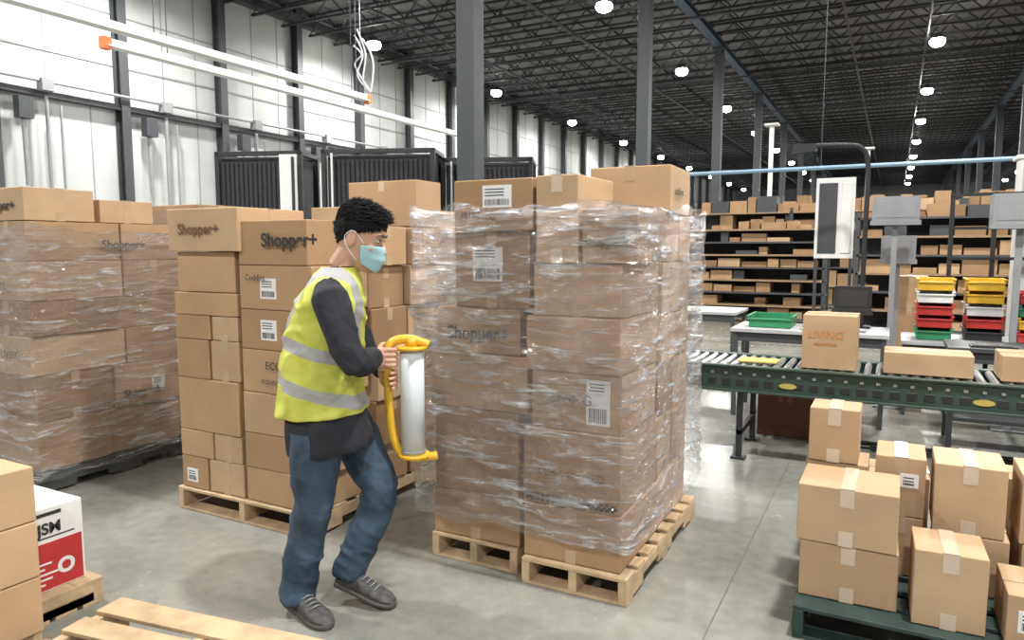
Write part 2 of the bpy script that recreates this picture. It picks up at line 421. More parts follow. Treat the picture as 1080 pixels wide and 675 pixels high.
A=Acc(); y=-3.0; x0,x1=XW+.1,24; zb,zt=8.25,8.85
while y<87:
    for z,w in((zb,.04),(zt,.04)): A.box(x0,x1,y-w,y+w,z-.03,z+.03,0)
    step=.62 if y<45 else 1.24
    x=x0;up=0
    while x<x1-step:
        a=(x,y,zb if up==0 else zt); b=(x+step,y,zt if up==0 else zb)
        A.beam(a,b,.022); x+=step; up=1-up
    y+=1.15
A.obj('ceiling_joists',[M_joist])
A=Acc()
for x in (-13,-9.0,-1.5,.6,6.5):
    A.tube([(x,-3,8.1),(x,87,8.1)],.04,0,8)
for yy in (13,20.8,28.6,36.4): A.tube([(XW+.5,yy,8.0),(20,yy,8.0)],.035,0,8)
A.obj('sprinkler_pipes',[M_dark])
for x in(-5.3,4.0):
    A=Acc(); A.box(x-.13,x+.13,-6,87,8.02,8.05,0);A.box(x-.13,x+.13,-6,87,8.17,8.2,0);A.box(x-.012,x+.012,-6,87,8.05,8.17,0)
    A.obj('roof_girder',[M_blue])
for x in(-5.3,4.0):
    y=8.73-7.8
    while y<85:
        if not(y<2):
            A=Acc(); w=.14
            A.box(x-w,x+w,y-w,y+w,.02,8.0,0); A.box(x-.25,x+.25,y-.25,y+.25,0,.02,0); A.box(x-.2,x+.2,y-.2,y+.2,7.95,8.01,0)
            A.obj('steel_column',[M_colm],bevel=.015)
        y+=7.8
# high bay lamps
LE=620
LX=[-14.6,-7.0,.88,8.8,16.6]
for x in LX:
    for k in range(-2,11):
        y=18.3+(k-2)*7.8
        A=Acc(); 
        if y>-1:
            A.loft([ellring((0,0,z),r,r,n=20) for z,r in((.26,.05),(.24,.12),(.18,.15),(.10,.20),(.08,.20))],0)
            ellipsoid(A,(0,0,0),(.22,.22,.15),1)
            A.tube([(0,0,.26),(0,0,.34)],.012,0,6)
            o=A.obj('high_bay_lamp',[M_dark,M_lamp],smooth=True); o.location=(x,y,7.85)
        if -10<y<60 and x<14:
            ld=bpy.data.lights.new('lamp_light','AREA'); ld.shape='DISK'; ld.size=.45; ld.energy=LE if y<30 else LE*.75; ld.color=(1,.98,.945)
            if x<-12: ld.energy*=.8
            lo=bpy.data.objects.new('lamp_light',ld); COL.objects.link(lo); lo.location=(x,y,7.68)
            if y>-1:
                lo.parent=o; lo.location=(0,0,-.17)
            else: lo.name='high_bay_lamp_rear'

# overhead rails
e=empty('overhead_rail')
A=Acc()
for (x,y0,y1,z) in((-9.3,1.5,11.4,4.5),(-10.1,6.6,16.8,4.5)):
    A.box(x-.035,x+.035,y0,y1,z-.05,z+.05,0); A.box(x-.09,x+.09,y0,y1,z-.07,z-.05,0)
    A.box(x-.06,x+.06,y0-.06,y0+.06,z-.11,z+.06,1)
    A.box(x-.06,x+.06,y1-.02,y1+.08,z-.11,z+.06,1)
    yy=y0+1
    while yy<y1: A.tube([(x,yy,z+.05),(x,yy,7.9)],.008,2,6); yy+=4.3
A.obj('rails',[M_whiteP,M_orange,M_dark],e)
e=empty('hanging_cables')
A=Acc()
for i in range(4):
    dx=random.uniform(-.2,.2); A.tube(smoothpts([(-9.6+dx,11.6,5.9-.1*i),(-9.5+dx+.1,11.6,5.4),(-9.4+dx*2,11.6,4.9+i*.1),(-9.35,11.6,4.65)]),.018,0,6)
A.tube([(-9.6,11.6,5.6),(-9.6,11.6,7.9)],.008,0,6)
A.obj('cables',[M_lgrey],e)
A=Acc(); A.tube([(-5.0,11.5,2.72),(9,11.5,2.72)],.03,0,8)
for x in(-1,3,7): A.tube([(x,11.5,2.75),(x,11.5,7.9)],.006,1,6)
A.obj('conduit_pipe',[plain('pipe_blue',(.22,.32,.42),.4),M_dark])

def cooler(R,F,w,h=3.0,d=.75,panel=True):
    X=R*.883-F*.4695; Y=F*.883+R*.4695
    e=empty('tall_ventilation_unit',(X,Y,0),rad(22))
    A=Acc(); hw=w/2; t=.07
    for sx in(-1,1):
        for sy in(0,1):
            A.box(sx*(hw-t/2)-t/2,sx*(hw-t/2)+t/2,sy*(d-t),sy*(d-t)+t,0,h,0)
    A.box(-hw,hw,0,t,h-t,h,0);A.box(-hw,hw,d-t,d,h-t,h,0);A.box(-hw,-hw+t,0,d,h-t,h,0);A.box(hw-t,hw,0,d,h-t,h,0)
    A.box(-hw,hw,0,t,0,.12,0); A.box(-hw+.02,hw-.02,d-.03,d-.01,.1,h-.05,0)
    A.box(-hw+t,hw-t,.1,d-.1,0.02,h-.10,1)
    x=-hw+t+.03
    while x<hw-t-.05:
        A.tube([(x,.09,.2),(x,.09,h-.16)],.028,1,8); x+=.075
    if panel:
        A.box(hw-.34,hw-.06,-.04,-.005,1.2,h-.06,2)
        A.box(hw-.14,hw-.10,-.07,-.04,1.2,h-.10,0)
    else:
        A.box(-hw+.16,-hw+.19,-.03,-.005,1.2,h-.06,2)
    A.obj('frame',[M_black,plain('fabric_black',(.035,.035,.037),.8,var=.4,scale=30),M_whiteP],e,bevel=.006)
cooler(-3.92,11.2,1.40,3.04,panel=True)
cooler(-2.02,10.9,1.75,3.04,panel=False)
cooler(-.40,11.3,1.45,2.96,panel=False)

# ------------------------------------------------------------------ centre wrapped load
e=empty('stretch_wrapped_pallet_load')
pallet(e,-2.0,-1.515,2.90,4.0,M_wood,nb=8,h=.125)
pallet(e,-1.46,-.95,2.84,4.04,M_wood,nb=8,h=.125)
A=Acc();T=Acc()
c=lambda *a,**k: carton(A,T,*a,**k)
XL,XR=-2.0,-1.0; Y0,Y1=2.88,4.0
c(XL,-1.51,Y0+.03,3.42,.127,.36,0,'y'); c(XL+.02,-1.5,Y0+.02,3.4,.36,.785,2,'x'); c(XL,-1.46,Y0+.01,3.4,.785,1.05,0,'y')
c(XL+.03,-1.50,Y0+.03,3.4,1.05,1.27,0,'x'); c(XL+.14,-1.45,Y0+.03,3.4,1.27,1.63,2,'y',label=[('f',.25,.35,.16,.16)]); c(-1.84,-1.42,Y0-.01,3.32,1.63,1.865,0,'x',label=[('f',.38,.45,.15,.10)])
c(-1.47,XR+.01,Y0-.01,3.45,.127,.38,0,'y'); c(-1.48,XR,Y0,3.45,.38,.735,0,'x'); c(-1.44,XR,Y0+.01,3.4,.735,1.0,0,'x',label=[('f',.62,.15,.11,.2)])
c(-1.46,XR,Y0,3.4,1.0,1.25,0,'x'); c(-1.43,-1.0,Y0+.01,3.4,1.25,1.485,0,'y'); c(-1.41,-1.20,Y0-.01,3.3,1.485,1.87,1,'y',tm=3); c(-1.19,-.93,Y0-.01,3.28,1.485,1.72,0,'x')
rz=[.127,.40,.70,.98,1.22,1.48,1.72]
for i in range(6):
    c(XL+(.14 if i>3 else 0),-1.5,3.46,Y1,rz[i],rz[i+1],random.choice((0,2)),'x'); s=random.uniform(3.66,3.8)
    c(-1.47,XR+random.uniform(-.01,.01),3.46,s,rz[i],rz[i+1],random.choice((0,1,2)),'x'); c(-1.47,XR,s+.005,Y1,rz[i],rz[i+1],random.choice((0,2)),'x')
c(-1.42,-.99,3.52,3.95,1.725,1.965,1,'y',rz=.03); c(-1.80,-1.45,3.5,3.9,1.725,1.90,0,'x')
A.obj('cartons',CM,e,bevel=.005)
for i in range(34):
    for j in range(3):
        if (i+j)%2==0: T.box(-1.455+i*.013,-1.442+i*.013,2.876,2.881,.395+j*.012,.407+j*.012,2)
T.obj('tape_and_labels',TM,e)
text('Shopper+',.085,(-1.90,2.905,1.12),'f',e,bold=.002); text('nimic',.09,(-1.80,2.865,1.68),'f',e,M_inkB)
text('Shopper+',.05,(-1.175,2.868,1.56),'f',e,bold=.001)
text('LIVING',.065,(-1.34,2.888,.86),'f',e,M_inkB); text('TCB-S LIMITED',.05,(-1.40,2.878,.52),'f',e,M_inkB)
text('addbys',.06,(-.984,3.6,1.82),'s',e); text('HOME PRODUCTS',.035,(-.985,3.0,.22),'s',e)
film(e,-2.07,-.93,2.83,4.06,.25,1.74,1)

# ------------------------------------------------------------------ load behind the worker
e=empty('loaded_pallet')
pallet(e,-3.72,-2.66,2.74,3.92,M_wood)
A=Acc();T=Acc()
z=[.137,.33,.49,.80,1.03,1.17,1.30,1.53]
for i in range(7):
    if i in(2,5): 
        c(-3.70,-3.19,2.75,3.3,z[i],z[i+1],0,'x')
    elif i==6: c(-3.70,-3.22,2.78,3.3,z[i],z[i+1],0,'x')
    else:
        s=random.uniform(-3.5,-3.4); c(-3.70,s,2.75,3.3,z[i],z[i+1],0,'x',label=[('f',.2,.2,.09,.08)] if i==0 else None); c(s,-3.19,2.76,3.3,z[i],z[i+1],1,'y')
c(-3.72,-3.14,2.74,3.25,1.532,1.775,1,'x',rz=0)
z2=[.137,.33,.53,.76,1.0,1.22,1.46,1.70]
for i in range(7):
    c(-3.17,-2.63+random.uniform(-.04,.02),2.76,3.2,z2[i],z2[i+1],random.choice((0,0,1)),'x',rz=random.uniform(-.03,.02),label=[('f',.3,.25,.12,.11)] if i in(4,5) else None)
zz=[.137,.38,.66,.93,1.2,1.45,1.68]
for i in range(6):
    c(-3.17,-2.62+random.uniform(-.04,.02),3.24,3.58,zz[i],zz[i+1],random.choice((0,1,2)),'x'); c(-3.17,-2.62+random.uniform(-.05,.02),3.6,3.9,zz[i],zz[i+1],random.choice((0,1,2)),'x')
    c(-3.7,-3.2,3.34,3.9,zz[i],zz[i+1],0,'x')
A.obj('cartons',CM,e,bevel=.005); T.obj('tape_and_labels',TM,e)
text('Shopper+',.085,(-3.62,2.735,1.63),'f',e,M_inkB,bold=.001)
text('Shopper+',.10,(-2.97,2.745,1.56),'f',e,bold=.003)
text('Cuddles',.045,(-3.1,2.745,1.38),'f',e)
text('ECO4EVER',.06,(-2.97,2.745,.90),'f',e,M_ink); text('ECO HOME PRODUCTS',.03,(-3.0,2.745,.82),'f',e,M_ink)

e=empty('loaded_pallet')
pallet(e,-4.0,-2.92,4.1,5.2,M_wood)
A=Acc();T=Acc()
auto_stack(A,T,-4.0,-2.95,4.12,5.15,[.137,.40,.68,.95,1.2,1.45,1.70],2,3)
c(-3.95,-3.6,4.15,4.6,1.703,1.86,1,'x'); c(-3.57,-2.96,4.14,4.46,1.703,2.03,1,'y',tm=3); c(-3.56,-3.1,4.5,5.0,1.703,1.84,0)
A.obj('cartons',CM,e,bevel=.005); T.obj('tape_and_labels',TM,e)
film(e,-4.06,-2.90,4.06,5.2,.1,1.66,3,mat=M_filmS,name='stretch_film')

def leftload(x0,x1,y0,y1,zs,seed,palm,top=[]):
    e=empty('stretch_wrapped_pallet_load'); global A,T
    random.seed(seed)
    pallet(e,x0-.02,x1+.02,y0-.02,y1+.02,palm)
    A=Acc();T=Acc(); auto_stack(A,T,x0,x1,y0,y1,zs,2,2)
    for t in top: c(*t)
    A.obj('cartons',CM,e,bevel=.005); T.obj('tape_and_labels',TM,e)
    film(e,x0-.05,x1+.05,y0-.05,y1+.05,.10,zs[-1]-.05,seed,mat=M_filmS); return e
e=leftload(-5.75,-4.68,2.47,3.6,[.137,.45,.75,1.0,1.22,1.47,1.72],5,M_woodD,[(-5.6,-5.25,2.55,3.0,1.722,1.90,1,'x'),(-5.22,-4.72,2.5,2.95,1.722,1.93,1,'x'),(-5.1,-4.75,3.0,3.4,1.722,1.88,1,'x')])
text('Shopper+',.085,(-5.15,2.495,1.79),'f',e,bold=.002); text('LIVING',.07,(-5.0,2.455,.86),'f',e); text('Shopper+',.08,(-5.2,2.455,1.30),'f',e,bold=.002)
text('Shopper+',.08,(-4.668,2.95,1.55),'s',e,bold=.002); text('Shopper+',.07,(-4.668,3.05,.52),'s',e,bold=.002)
leftload(-5.9,-4.85,3.85,4.9,[.137,.45,.75,1.0,1.25,1.55,1.9],9,M_wood)
leftload(-7.1,-6.05,2.6,3.6,[.137,.45,.75,1.0,1.25,1.5,1.75,1.95],11,M_wood)

# ------------------------------------------------------------------ foreground left
random.seed(21)
e=empty('carton_stack')
pallet(e,-3.43,-2.78,.75,1.44,M_wood)
A=Acc();T=Acc()
for z0,z1 in((.137,.35),(.35,.56),(.56,.765)):
    c(-3.05,-2.715,1.02,1.42,z0,z1,1,'x',tm=3); c(-3.41,-3.07,1.02,1.42,z0,z1,1,'x',tm=3)
A.obj('cartons',CM,e,bevel=.005); T.obj('tape_and_labels',TM,e)
PX=-3.08
e=empty('printer_carton')
A=Acc(); A.box(-3.46,PX,1.52,1.79,.112,.47,0); A.obj('carton',[M_white],e,bevel=.004)
A=Acc(); A.box(PX,PX+.0015,1.54,1.78,.12,.32,0); A.box(PX,PX+.002,1.58,1.75,.34,.345,1); A.box(PX,PX+.002,1.58,1.7,.435,.45,1); A.box(-3.45,-3.10,1.5185,1.52,.12,.32,0)
for k in range(5): A.box(PX+.0015,PX+.0025,1.57,1.57+.05+.03*(k%3),.14+k*.022,.148+k*.022,2)
A.obj('print_panel',[M_inkR,M_ink,M_white],e)
text('JSM',.065,(PX+.0025,1.60,.36),'s',e,bold=.002); text('o',.14,(PX+.0025,1.67,.17),'s',e,M_white,bold=.002)
e=empty('wooden_pallet')
pallet(e,-3.5,-3.02,1.5,1.83,M_wood,nb=3,h=.11)
e=empty('wooden_pallet')
pallet(e,-2.64,-1.62,.72,1.80,M_wood,rz=rad(9),nb=7)

# ------------------------------------------------------------------ right green pallet of cartons
random.seed(4)
e=empty('pallet_of_cartons')
pallet(e,-.29,.98,2.93,4.0,M_palg,nb=7)
A=Acc();T=Acc()
c(-.29,.075,3.04,3.36,.137,.37,1,'y',rz=.02,tm=3); c(-.30,.07,3.03,3.35,.37,.605,1,'y',rz=-.01,tm=3)
c(.115,.36,2.99,3.25,.137,.43,1,'y',rz=.03,tm=3); c(.41,.76,2.97,3.27,.137,.33,1,'x',label=[('f',.1,.3,.13,.08)])
c(-.31,-.06,3.39,3.63,.137,.37,1,'y'); c(-.31,-.05,3.39,3.63,.37,.61,1,'y'); c(-.30,-.09,3.38,3.60,.61,.85,1,'y',tm=3)
c(-.02,.17,3.42,3.70,.137,.40,1,'y'); c(-.03,.17,3.42,3.70,.40,.66,1,'y',label=[('f',.5,.5,.07,.06)])
c(.20,.47,3.36,3.66,.137,.38,1,'x'); c(.19,.45,3.36,3.66,.38,.67,1,'y',tm=3); c(.50,.82,3.36,3.66,.137,.38,1,'x'); c(.49,.80,3.36,3.66,.38,.66,1,'y',label=[('f',.05,.4,.10,.08)])
c(-.3,.2,3.7,3.95,.137,.5,1,'x'); c(.25,.9,3.7,3.95,.137,.55,1,'x')
A.obj('cartons',CM,e,bevel=.004); T.obj('tape_and_labels',TM,e)
text('TBS-L\nC-20',.045,(.22,2.908,.085),'f',e,M_white)

# ------------------------------------------------------------------ conveyor
e=empty('roller_conveyor')
A=Acc(); x0,x1,y0,y1=-1.6,5.2,5.35,5.97
ZC=-.07
for y in(y0,y1):
    A.box(x0,x1,y-.012,y+.012,.58+ZC,.76+ZC,0); A.box(x0,x1,y-.035,y+.035,.755+ZC,.77+ZC,0); A.box(x0,x1,y-.035,y+.035,.575+ZC,.59+ZC,0)
x=x0+.05
while x<x1:
    A.box(x-.012,x+.012,y0-.02,y0-.011,.70+ZC,.72+ZC,1); A.box(x-.03,x+.03,y0-.016,y0-.011,.62+ZC,.67+ZC,2); x+=.10
x=x0+.05
while x<x1:
    A.tube([(x,y0+.02,.745+ZC),(x,y1-.02,.745+ZC)],.024,1,10); x+=.075
for x in(-.95,.98,2.9,4.8):
    for y in(y0+.02,y1-.02):
        A.box(x-.02,x+.02,y-.02,y+.02,.02,.60+ZC,2); A.box(x-.05,x+.05,y-.05,y+.05,0,.02,2)
    A.box(x-.02,x+.02,y0,y1,.18,.22,2)
A.box(x0,x1,y0+.15,y1-.15,.54+ZC,.58+ZC,2)
A.obj('frame',[M_green,M_steel,M_black],e,bevel=.002,seg=1)
A=Acc()
for x in(-.62,.55): 
    A.loft([[Vector((x+r*math.cos(a)*1.5,y0-.017-t,.645+ZC+r*math.sin(a)*.5)) for a in [2*math.pi*k/20 for k in range(20)]] for r,t in((.04,0),(.04,.003))],0)
A.obj('badge',[plain('badge_brass',(.45,.36,.08),.5)],e)
random.seed(5)
for (a,b,y_,yy,z0,z1,tx) in((-.55,-.19,5.42,5.76,.702,1.085,1),(-.03,.50,5.45,5.80,.702,.85,0),(.64,1.1,5.45,5.85,.702,.87,0)):
    e=empty('cardboard_box'); A=Acc();T=Acc(); c(a,b,y_,yy,z0,z1,1,'x',rz=0)
    A.obj('carton',CM,e,bevel=.004);T.obj('tape',TM,e)
    if tx: text('LIVING',.075,(a+.04,y_+.002,.92),'f',e,M_inkO); text('essentials',.04,(a+.08,y_+.002,.87),'f',e,M_inkO)
e=empty('yellow_envelope'); A=Acc(); A.box(-1.0,-.72,5.5,5.7,.702,.715); A.obj('envelope',[plain('envelope_yellow',(.5,.38,.10),.6)],e,bevel=.003)
e=empty('cardboard_box'); A=Acc();T=Acc(); c(-.95,-.48,6.15,6.5,0.001,.50,0,'y',rz=0); A.obj('carton',[plain('box_redbrown',(.14,.06,.035),.7)]*3,e,bevel=.004);T.obj('tape',[plain('tape_brown',(.17,.085,.05),.4)]*5,e)

# ------------------------------------------------------------------ work tables etc
def table(name,x0,x1,y0,y1,h,top,shelf=True):
    e=empty(name);A=Acc(); A.box(x0,x1,y0,y1,h-.035,h,0)
    for x in(x0+.04,x1-.04):
        for y in(y0+.04,y1-.04): A.box(x-.02,x+.02,y-.02,y+.02,0,h-.035,1)
    A.box(x0+.02,x1-.02,y0+.03,y0+.05,h-.12,h-.035,1); A.box(x0+.02,x1-.02,y1-.05,y1-.03,h-.12,h-.035,1)
    if shelf: A.box(x0+.03,x1-.03,y0+.06,y1-.06,.22,.25,1)
    A.obj('table',[top,M_dark],e,bevel=.004); return e
table('packing_table',-1.3,.0,6.75,7.45,.82,M_lgrey)
table('packing_table',.1,2.2,7.5,8.3,.70,M_lgrey)
table('packing_table',-3.2,-1.6,8.6,9.4,.80,M_lgrey)
table('packing_table',.4,1.9,6.35,6.9,.80,M_dark)
def bins(x,y,z,cols,w=.31,d=.40,h=.115):
    e=empty('stacked_plastic_bins')
    mats=[M_yelb,M_redb,M_whiteP,M_grnb,M_black];A=Acc()
    for i,cc in enumerate(cols):
        zz=z+i*h; t=.012
        A.box(x-w/2+.02,x+w/2-.02,y-d/2+.02,y+d/2-.02,zz+.001,zz+.014,cc)
        for s in(-1,1):
            A.box(x+s*(w/2-.02)-t/2,x+s*(w/2-.02)+t/2,y-d/2,y+d/2,zz+.003,zz+h-.004,cc)
            A.box(x-w/2+.015,x+w/2-.015,y+s*(d/2-.01)-t/2,y+s*(d/2-.01)+t/2,zz+.003,zz+h-.004-(.025 if s<0 else 0),cc)
        A.box(x-w/2,x+w/2,y-d/2-.012,y-d/2+.012,zz+h-.045,zz+h-.03,cc)
        for s in(-1,1): A.box(x+s*(w/2-.01)-.014,x+s*(w/2-.01)+.014,y-d/2-.012,y+d/2+.012,zz+h-.02,zz+h-.004,cc)
    A.obj('bins',mats,e,bevel=.003)
bins(.36,7.85,.701,[3,1,1,2,0]); bins(.76,7.95,.701,[4,1,2,0,0,1][:5]); bins(1.17,8.0,.701,[1,0,3,1])
bins(-.98,7.1,.821,[3],w=.40)
def goose(x,y,z0,z1):
    e=empty('gooseneck_lamp_post');A=Acc()
    A.tube(smoothpts([(x,y,z0),(x,y,1.6),(x,y,z1-.2),(x-.06,y-.02,z1-.03),(x-.2,y-.06,z1),(x-.5,y-.16,z1)]),.022,0,10)
    A.box(x-.62,x-.42,y-.22,y-.12,z1-.05,z1+.015,0); A.box(x-.08,x+.08,y-.08,y+.08,z0,z0+.02,0)
    A.obj('post',[M_black],e,smooth=False)
goose(-.24,7.3,.821,2.48)
def display(name,x,y,z,w,h,d,base,mat=M_grey,screen=False):
    e=empty(name);A=Acc(); A.box(x-w/2,x+w/2,y,y+d,z,z+h,0)
    A.box(x-w/2-.015,x+w/2+.015,y-.012,y+.012,z-.01,z+.035,0); A.box(x-w/2+.03,x+w/2-.03,y-.004,y,z+.06,z+h-.04,1)
    A.box(x-.025,x+.025,y+d/2-.02,y+d/2+.02,base,z,2); A.box(x-.12,x+.12,y+d/2-.1,y+d/2+.1,base,base+.015,2)
    A.obj('body',[mat,M_ink if screen else mat,M_grey],e,bevel=.008)
display('scale_indicator',.0,7.75,1.78,.40,.26,.2,0)
display('scale_indicator',.04,8.4,1.40,.32,.28,.2,0)
display('scale_indicator',.92,7.15,1.72,.42,.28,.25,0)
display('scale_indicator',1.45,7.1,1.35,.40,.25,.25,0)
display('computer_monitor',1.12,6.55,.98,.38,.26,.04,.802,M_black,True)
display('computer_monitor',-.30,6.95,.98,.30,.24,.04,.822,M_black,True)
e=empty('keyboard');A=Acc(); A.box(.55,.85,6.4,6.55,.801,.815,0)
for i in range(12):
    for j in range(4): A.box(.56+i*.022,.578+i*.022,6.41+j*.032,6.435+j*.032,.815,.821,1)
A.obj('keys',[M_black,M_dark],e)
e=empty('whiteboard_panel');A=Acc()
A.box(-.72,-.36,7.9,7.93,1.45,2.25,0); A.box(-.69,-.52,7.89,7.9,1.5,2.2,1); A.box(-.48,-.39,7.89,7.9,1.5,2.2,0)
for x in(-.70,-.38): A.box(x-.015,x+.015,7.9,7.93,0,1.45,2)
A.box(-.73,-.35,7.78,8.05,0,.03,2)
A.obj('panel',[M_whiteP,M_dark,M_dark],e,bevel=.004)
e=empty('white_cabinet_unit');A=Acc(); A.box(1.05,1.33,8.6,8.85,0,2.42,0); A.box(1.08,1.30,8.585,8.6,1.3,2.35,1); A.box(1.02,1.36,8.58,8.87,2.42,2.46,0);A.obj('body',[M_whiteP,M_lgrey],e,bevel=.01)
e=empty('open_frame_rack');A=Acc()
for x in(.5,.86,1.3):
    A.box(x-.02,x+.02,8.45,8.49,0,2.1,0)
for z in(1.45,1.75,2.08): A.box(.48,1.32,8.44,8.5,z-.015,z+.015,0)
A.obj('rack',[M_black],e)
random.seed(8)
e=empty('cardboard_box'); A=Acc();T=Acc(); c(.0,.35,8.9,9.3,.001,.9,0,'y'); c(.0,.35,8.9,9.3,.9,1.25,0,'y'); A.obj('carton',CM,e,bevel=.004);T.obj('tape',TM,e)
e=empty('cardboard_box'); A=Acc();T=Acc(); c(-.62,-.45,7.15,7.35,.822,.96,0,'y'); A.obj('carton',CM,e,bevel=.004);T.obj('tape',TM,e)
e=empty('shipping_papers');A=Acc()
for i in range(9): 
    x=random.uniform(-.72,-.6);y=random.uniform(6.80,6.92); A.box(x,x+.12,y,y+.14,.821+i*.003,.823+i*.003,i%2,random.uniform(-.2,.2))
A.obj('sheets',[M_white,M_tapeW],e)
e=empty('floor_cables');A=Acc()
for i in range(5):
    pts=[(random.uniform(-.3,1.2),random.uniform(6.0,6.3),.01) for k in range(6)]
    A.tube(smoothpts(pts),.007,0,6)
A.obj('cables',[M_black],e)

# ------------------------------------------------------------------ shelving racks in back
def rack(x0,x1,y,h,levels,seed,d=.7,fill=.85,hi=(.3,.8)):
    random.seed(seed)
    e=empty('storage_rack');A=Acc();B=Acc()
    x=x0; stp=(x1-x0)/max(1,round((x1-x0)/2.4))
    while x<=x1+.01:
        for yy in(y,y+d): A.box(x-.04,x+.04,yy-.03,yy+.03,0,h+.1,0)
        A.box(x-.02,x+.02,y,y+d,h*.3,h*.3+.03,0);A.box(x-.02,x+.02,y,y+d,h*.8,h*.8+.03,0)
        x+=stp
    A.box(x0,x1,y+d+.03,y+d+.05,.1,h,2)  # added black back sheet, paints the shade in the open shelf gaps
    for i in range(levels+1):
        z=.12+(h-.12)*i/levels
        A.box(x0,x1,y-.03,y+d+.03,z-.035,z,1 if i%2 else 0)
        x=x0+.06
        lh=(h-.12)/levels
        while x<x1-.5:
            w=random.uniform(.18,.55)
            if random.random()<fill:
                B.box(x,x+w-.03,y+.02+random.uniform(0,.1),y+d-.05,z+.001,z+random.uniform(*hi)*lh,random.choice((0,1,2,2,2,0,3)))
            x+=w
    A.obj('frame',[M_dark,plain('shelf_board',(.28,.19,.11),.7),M_ink],e); B.obj('stock',[M_card,M_cardL,M_cardD,M_dark],e)
rack(-4.6,-1.2,15.5,1.95,7,1); rack(-.6,9,14.5,2.1,6,2,fill=.9)
rack(-4.8,12,20,2.5,5,3,fill=.9,hi=(.4,.9)); rack(-4.8,12,27,2.9,5,4,fill=.85,hi=(.4,.9)); rack(-4.8,14,36,3.3,5,5); rack(-14,-6.3,24,2.6,4,6); rack(-14,14,50,3.8,5,7)
for (x,y) in((-3.4,23),(-1.0,30),(2.4,18)):
    A=Acc(); A.box(x-.06,x+.06,y-.06,y+.06,0,5.2,0); A.box(x-.2,x+.2,y-.2,y+.2,5.2,5.26,0); A.obj('white_service_post',[M_whiteP],bevel=.01)

# ------------------------------------------------------------------ WORKER  (local x = image right, y = away)
WL=(-2.105,2.30,0)
W=empty('warehouse_worker',WL,rad(28))
def remesh(A,name,vox,smooth_it=4,mats=(),classify=None,disp=None):
    o=A.obj(name+'_tmp',[M_shirt])
    o.modifiers.clear()
    r=o.modifiers.new('r','REMESH'); r.mode='VOXEL'; r.voxel_size=vox
    s=o.modifiers.new('s','SMOOTH'); s.iterations=smooth_it; s.factor=.5
    dg=bpy.context.evaluated_depsgraph_get(); dg.update()
    me=bpy.data.meshes.new_from_object(o.evaluated_get(dg)); me.name=name
    bpy.data.objects.remove(o)
    if disp:
        ns=[v.normal.copy() for v in me.vertices]
        for v,nn in zip(me.vertices,ns): v.co=v.co+nn*disp(v.co)
    me.materials.clear()
    for m in mats: me.materials.append(m)
    for p in me.polygons:
        p.use_smooth=True; p.material_index=classify(p.center) if classify else 0
    me.update()
    ob=bpy.data.objects.new(name,me); COL.objects.link(ob); ob.parent=W; return ob
yaw=rad(12)
B=Acc()
tor=[(.76,-.025,.125,.165),(.86,-.03,.13,.165),(.98,-.028,.12,.155),(1.10,-.022,.125,.165),(1.22,-.008,.135,.175),(1.32,.010,.128,.18),(1.39,.028,.105,.165),(1.435,.044,.075,.11),(1.47,.060,.055,.06)]
B.loft([ellring((cx,0,z),rx,ry,yaw,e=.9) for z,cx,rx,ry in tor])
B.tube([(.055,0,1.42),(.080,0,1.48),(.115,-.0,1.56)],[.062,.054,.052])
B.tube([(-.035,-.085,.86),(-.042,-.095,.74),(-.05,-.10,.60),(-.06,-.10,.48),(-.085,-.095,.36),(-.12,-.085,.22),(-.138,-.08,.11),(-.139,-.08,.055)],[.105,.108,.097,.082,.080,.073,.072,.076],seg=20)
B.tube([(.005,.085,.86),(.070,.088,.74),(.145,.075,.60),(.195,.062,.50),(.168,.05,.38),(.113,.025,.26),(.066,.008,.165),(.050,.002,.118)],[.105,.108,.095,.082,.079,.071,.068,.070],seg=20)
B.tube([(.035,-.13,1.385),(.055,-.185,1.355),(.088,-.21,1.26),(.13,-.235,1.15),(.158,-.235,1.10),(.178,-.18,1.09),(.198,-.11,1.10),(.208,-.07,1.10)],[.058,.072,.069,.063,.060,.054,.044,.037],seg=18)
B.tube([(-.015,.12,1.385),(.005,.18,1.355),(.04,.205,1.26),(.09,.22,1.14),(.12,.215,1.07),(.16,.17,1.04),(.20,.12,1.02),(.212,.10,1.015)],[.055,.066,.06,.053,.050,.046,.039,.036],seg=18)
def cls(p):
    if p.z<.80: return 1
    if p.z>1.475 and p.x>0: return 2
    return 0
def dsp(p):
    q=Vector((p.x*7,p.y*7,p.z*9)); a=.010 if p.z<.8 else .006
    if p.z>1.47: return 0
    d=a*noise.noise(q)
    if p.z<.8:
        s=noise.noise(Vector((p.x*7+p.z*3,p.y*7+p.z*4,p.z*11+p.x*9)))
        k=1.0 if p.z<.25 else (.7 if .42<p.z<.54 else .35)
        d+=.009*k*(1-min(1,abs(s)*3.6))
    elif p.x>.05:
        s=noise.noise(Vector((p.x*9,p.y*9,p.z*18+p.x*12))); d+=.006*(1-min(1,abs(s)*3))
    return d
remesh(B,'body',.008,4,[M_shirt,M_jeans,M_skin],cls,dsp)
H=Acc(); rings=[]
hem=[(.705,-.002,.172,.202),(.71,-.002,.178,.207),(.74,-.008,.177,.206),(.82,-.022,.168,.198),(.92,-.03,.150,.180)]
for z,cx,rx,ry in hem: 
    r=ellring((cx,0,z),rx,ry,yaw,n=64,e=.9,tx=.10)
    rings.append([p+Vector((p.x*.05,p.y*.05,0))*math.sin(math.atan2(p.y,p.x)*7) for p in r])
H.loft(rings,0,False)
o=H.obj('shirt_hem',[M_shirt],W,smooth=True); s=o.modifiers.new('s','SOLIDIFY'); s.thickness=.006
V=Acc(); rings=[]
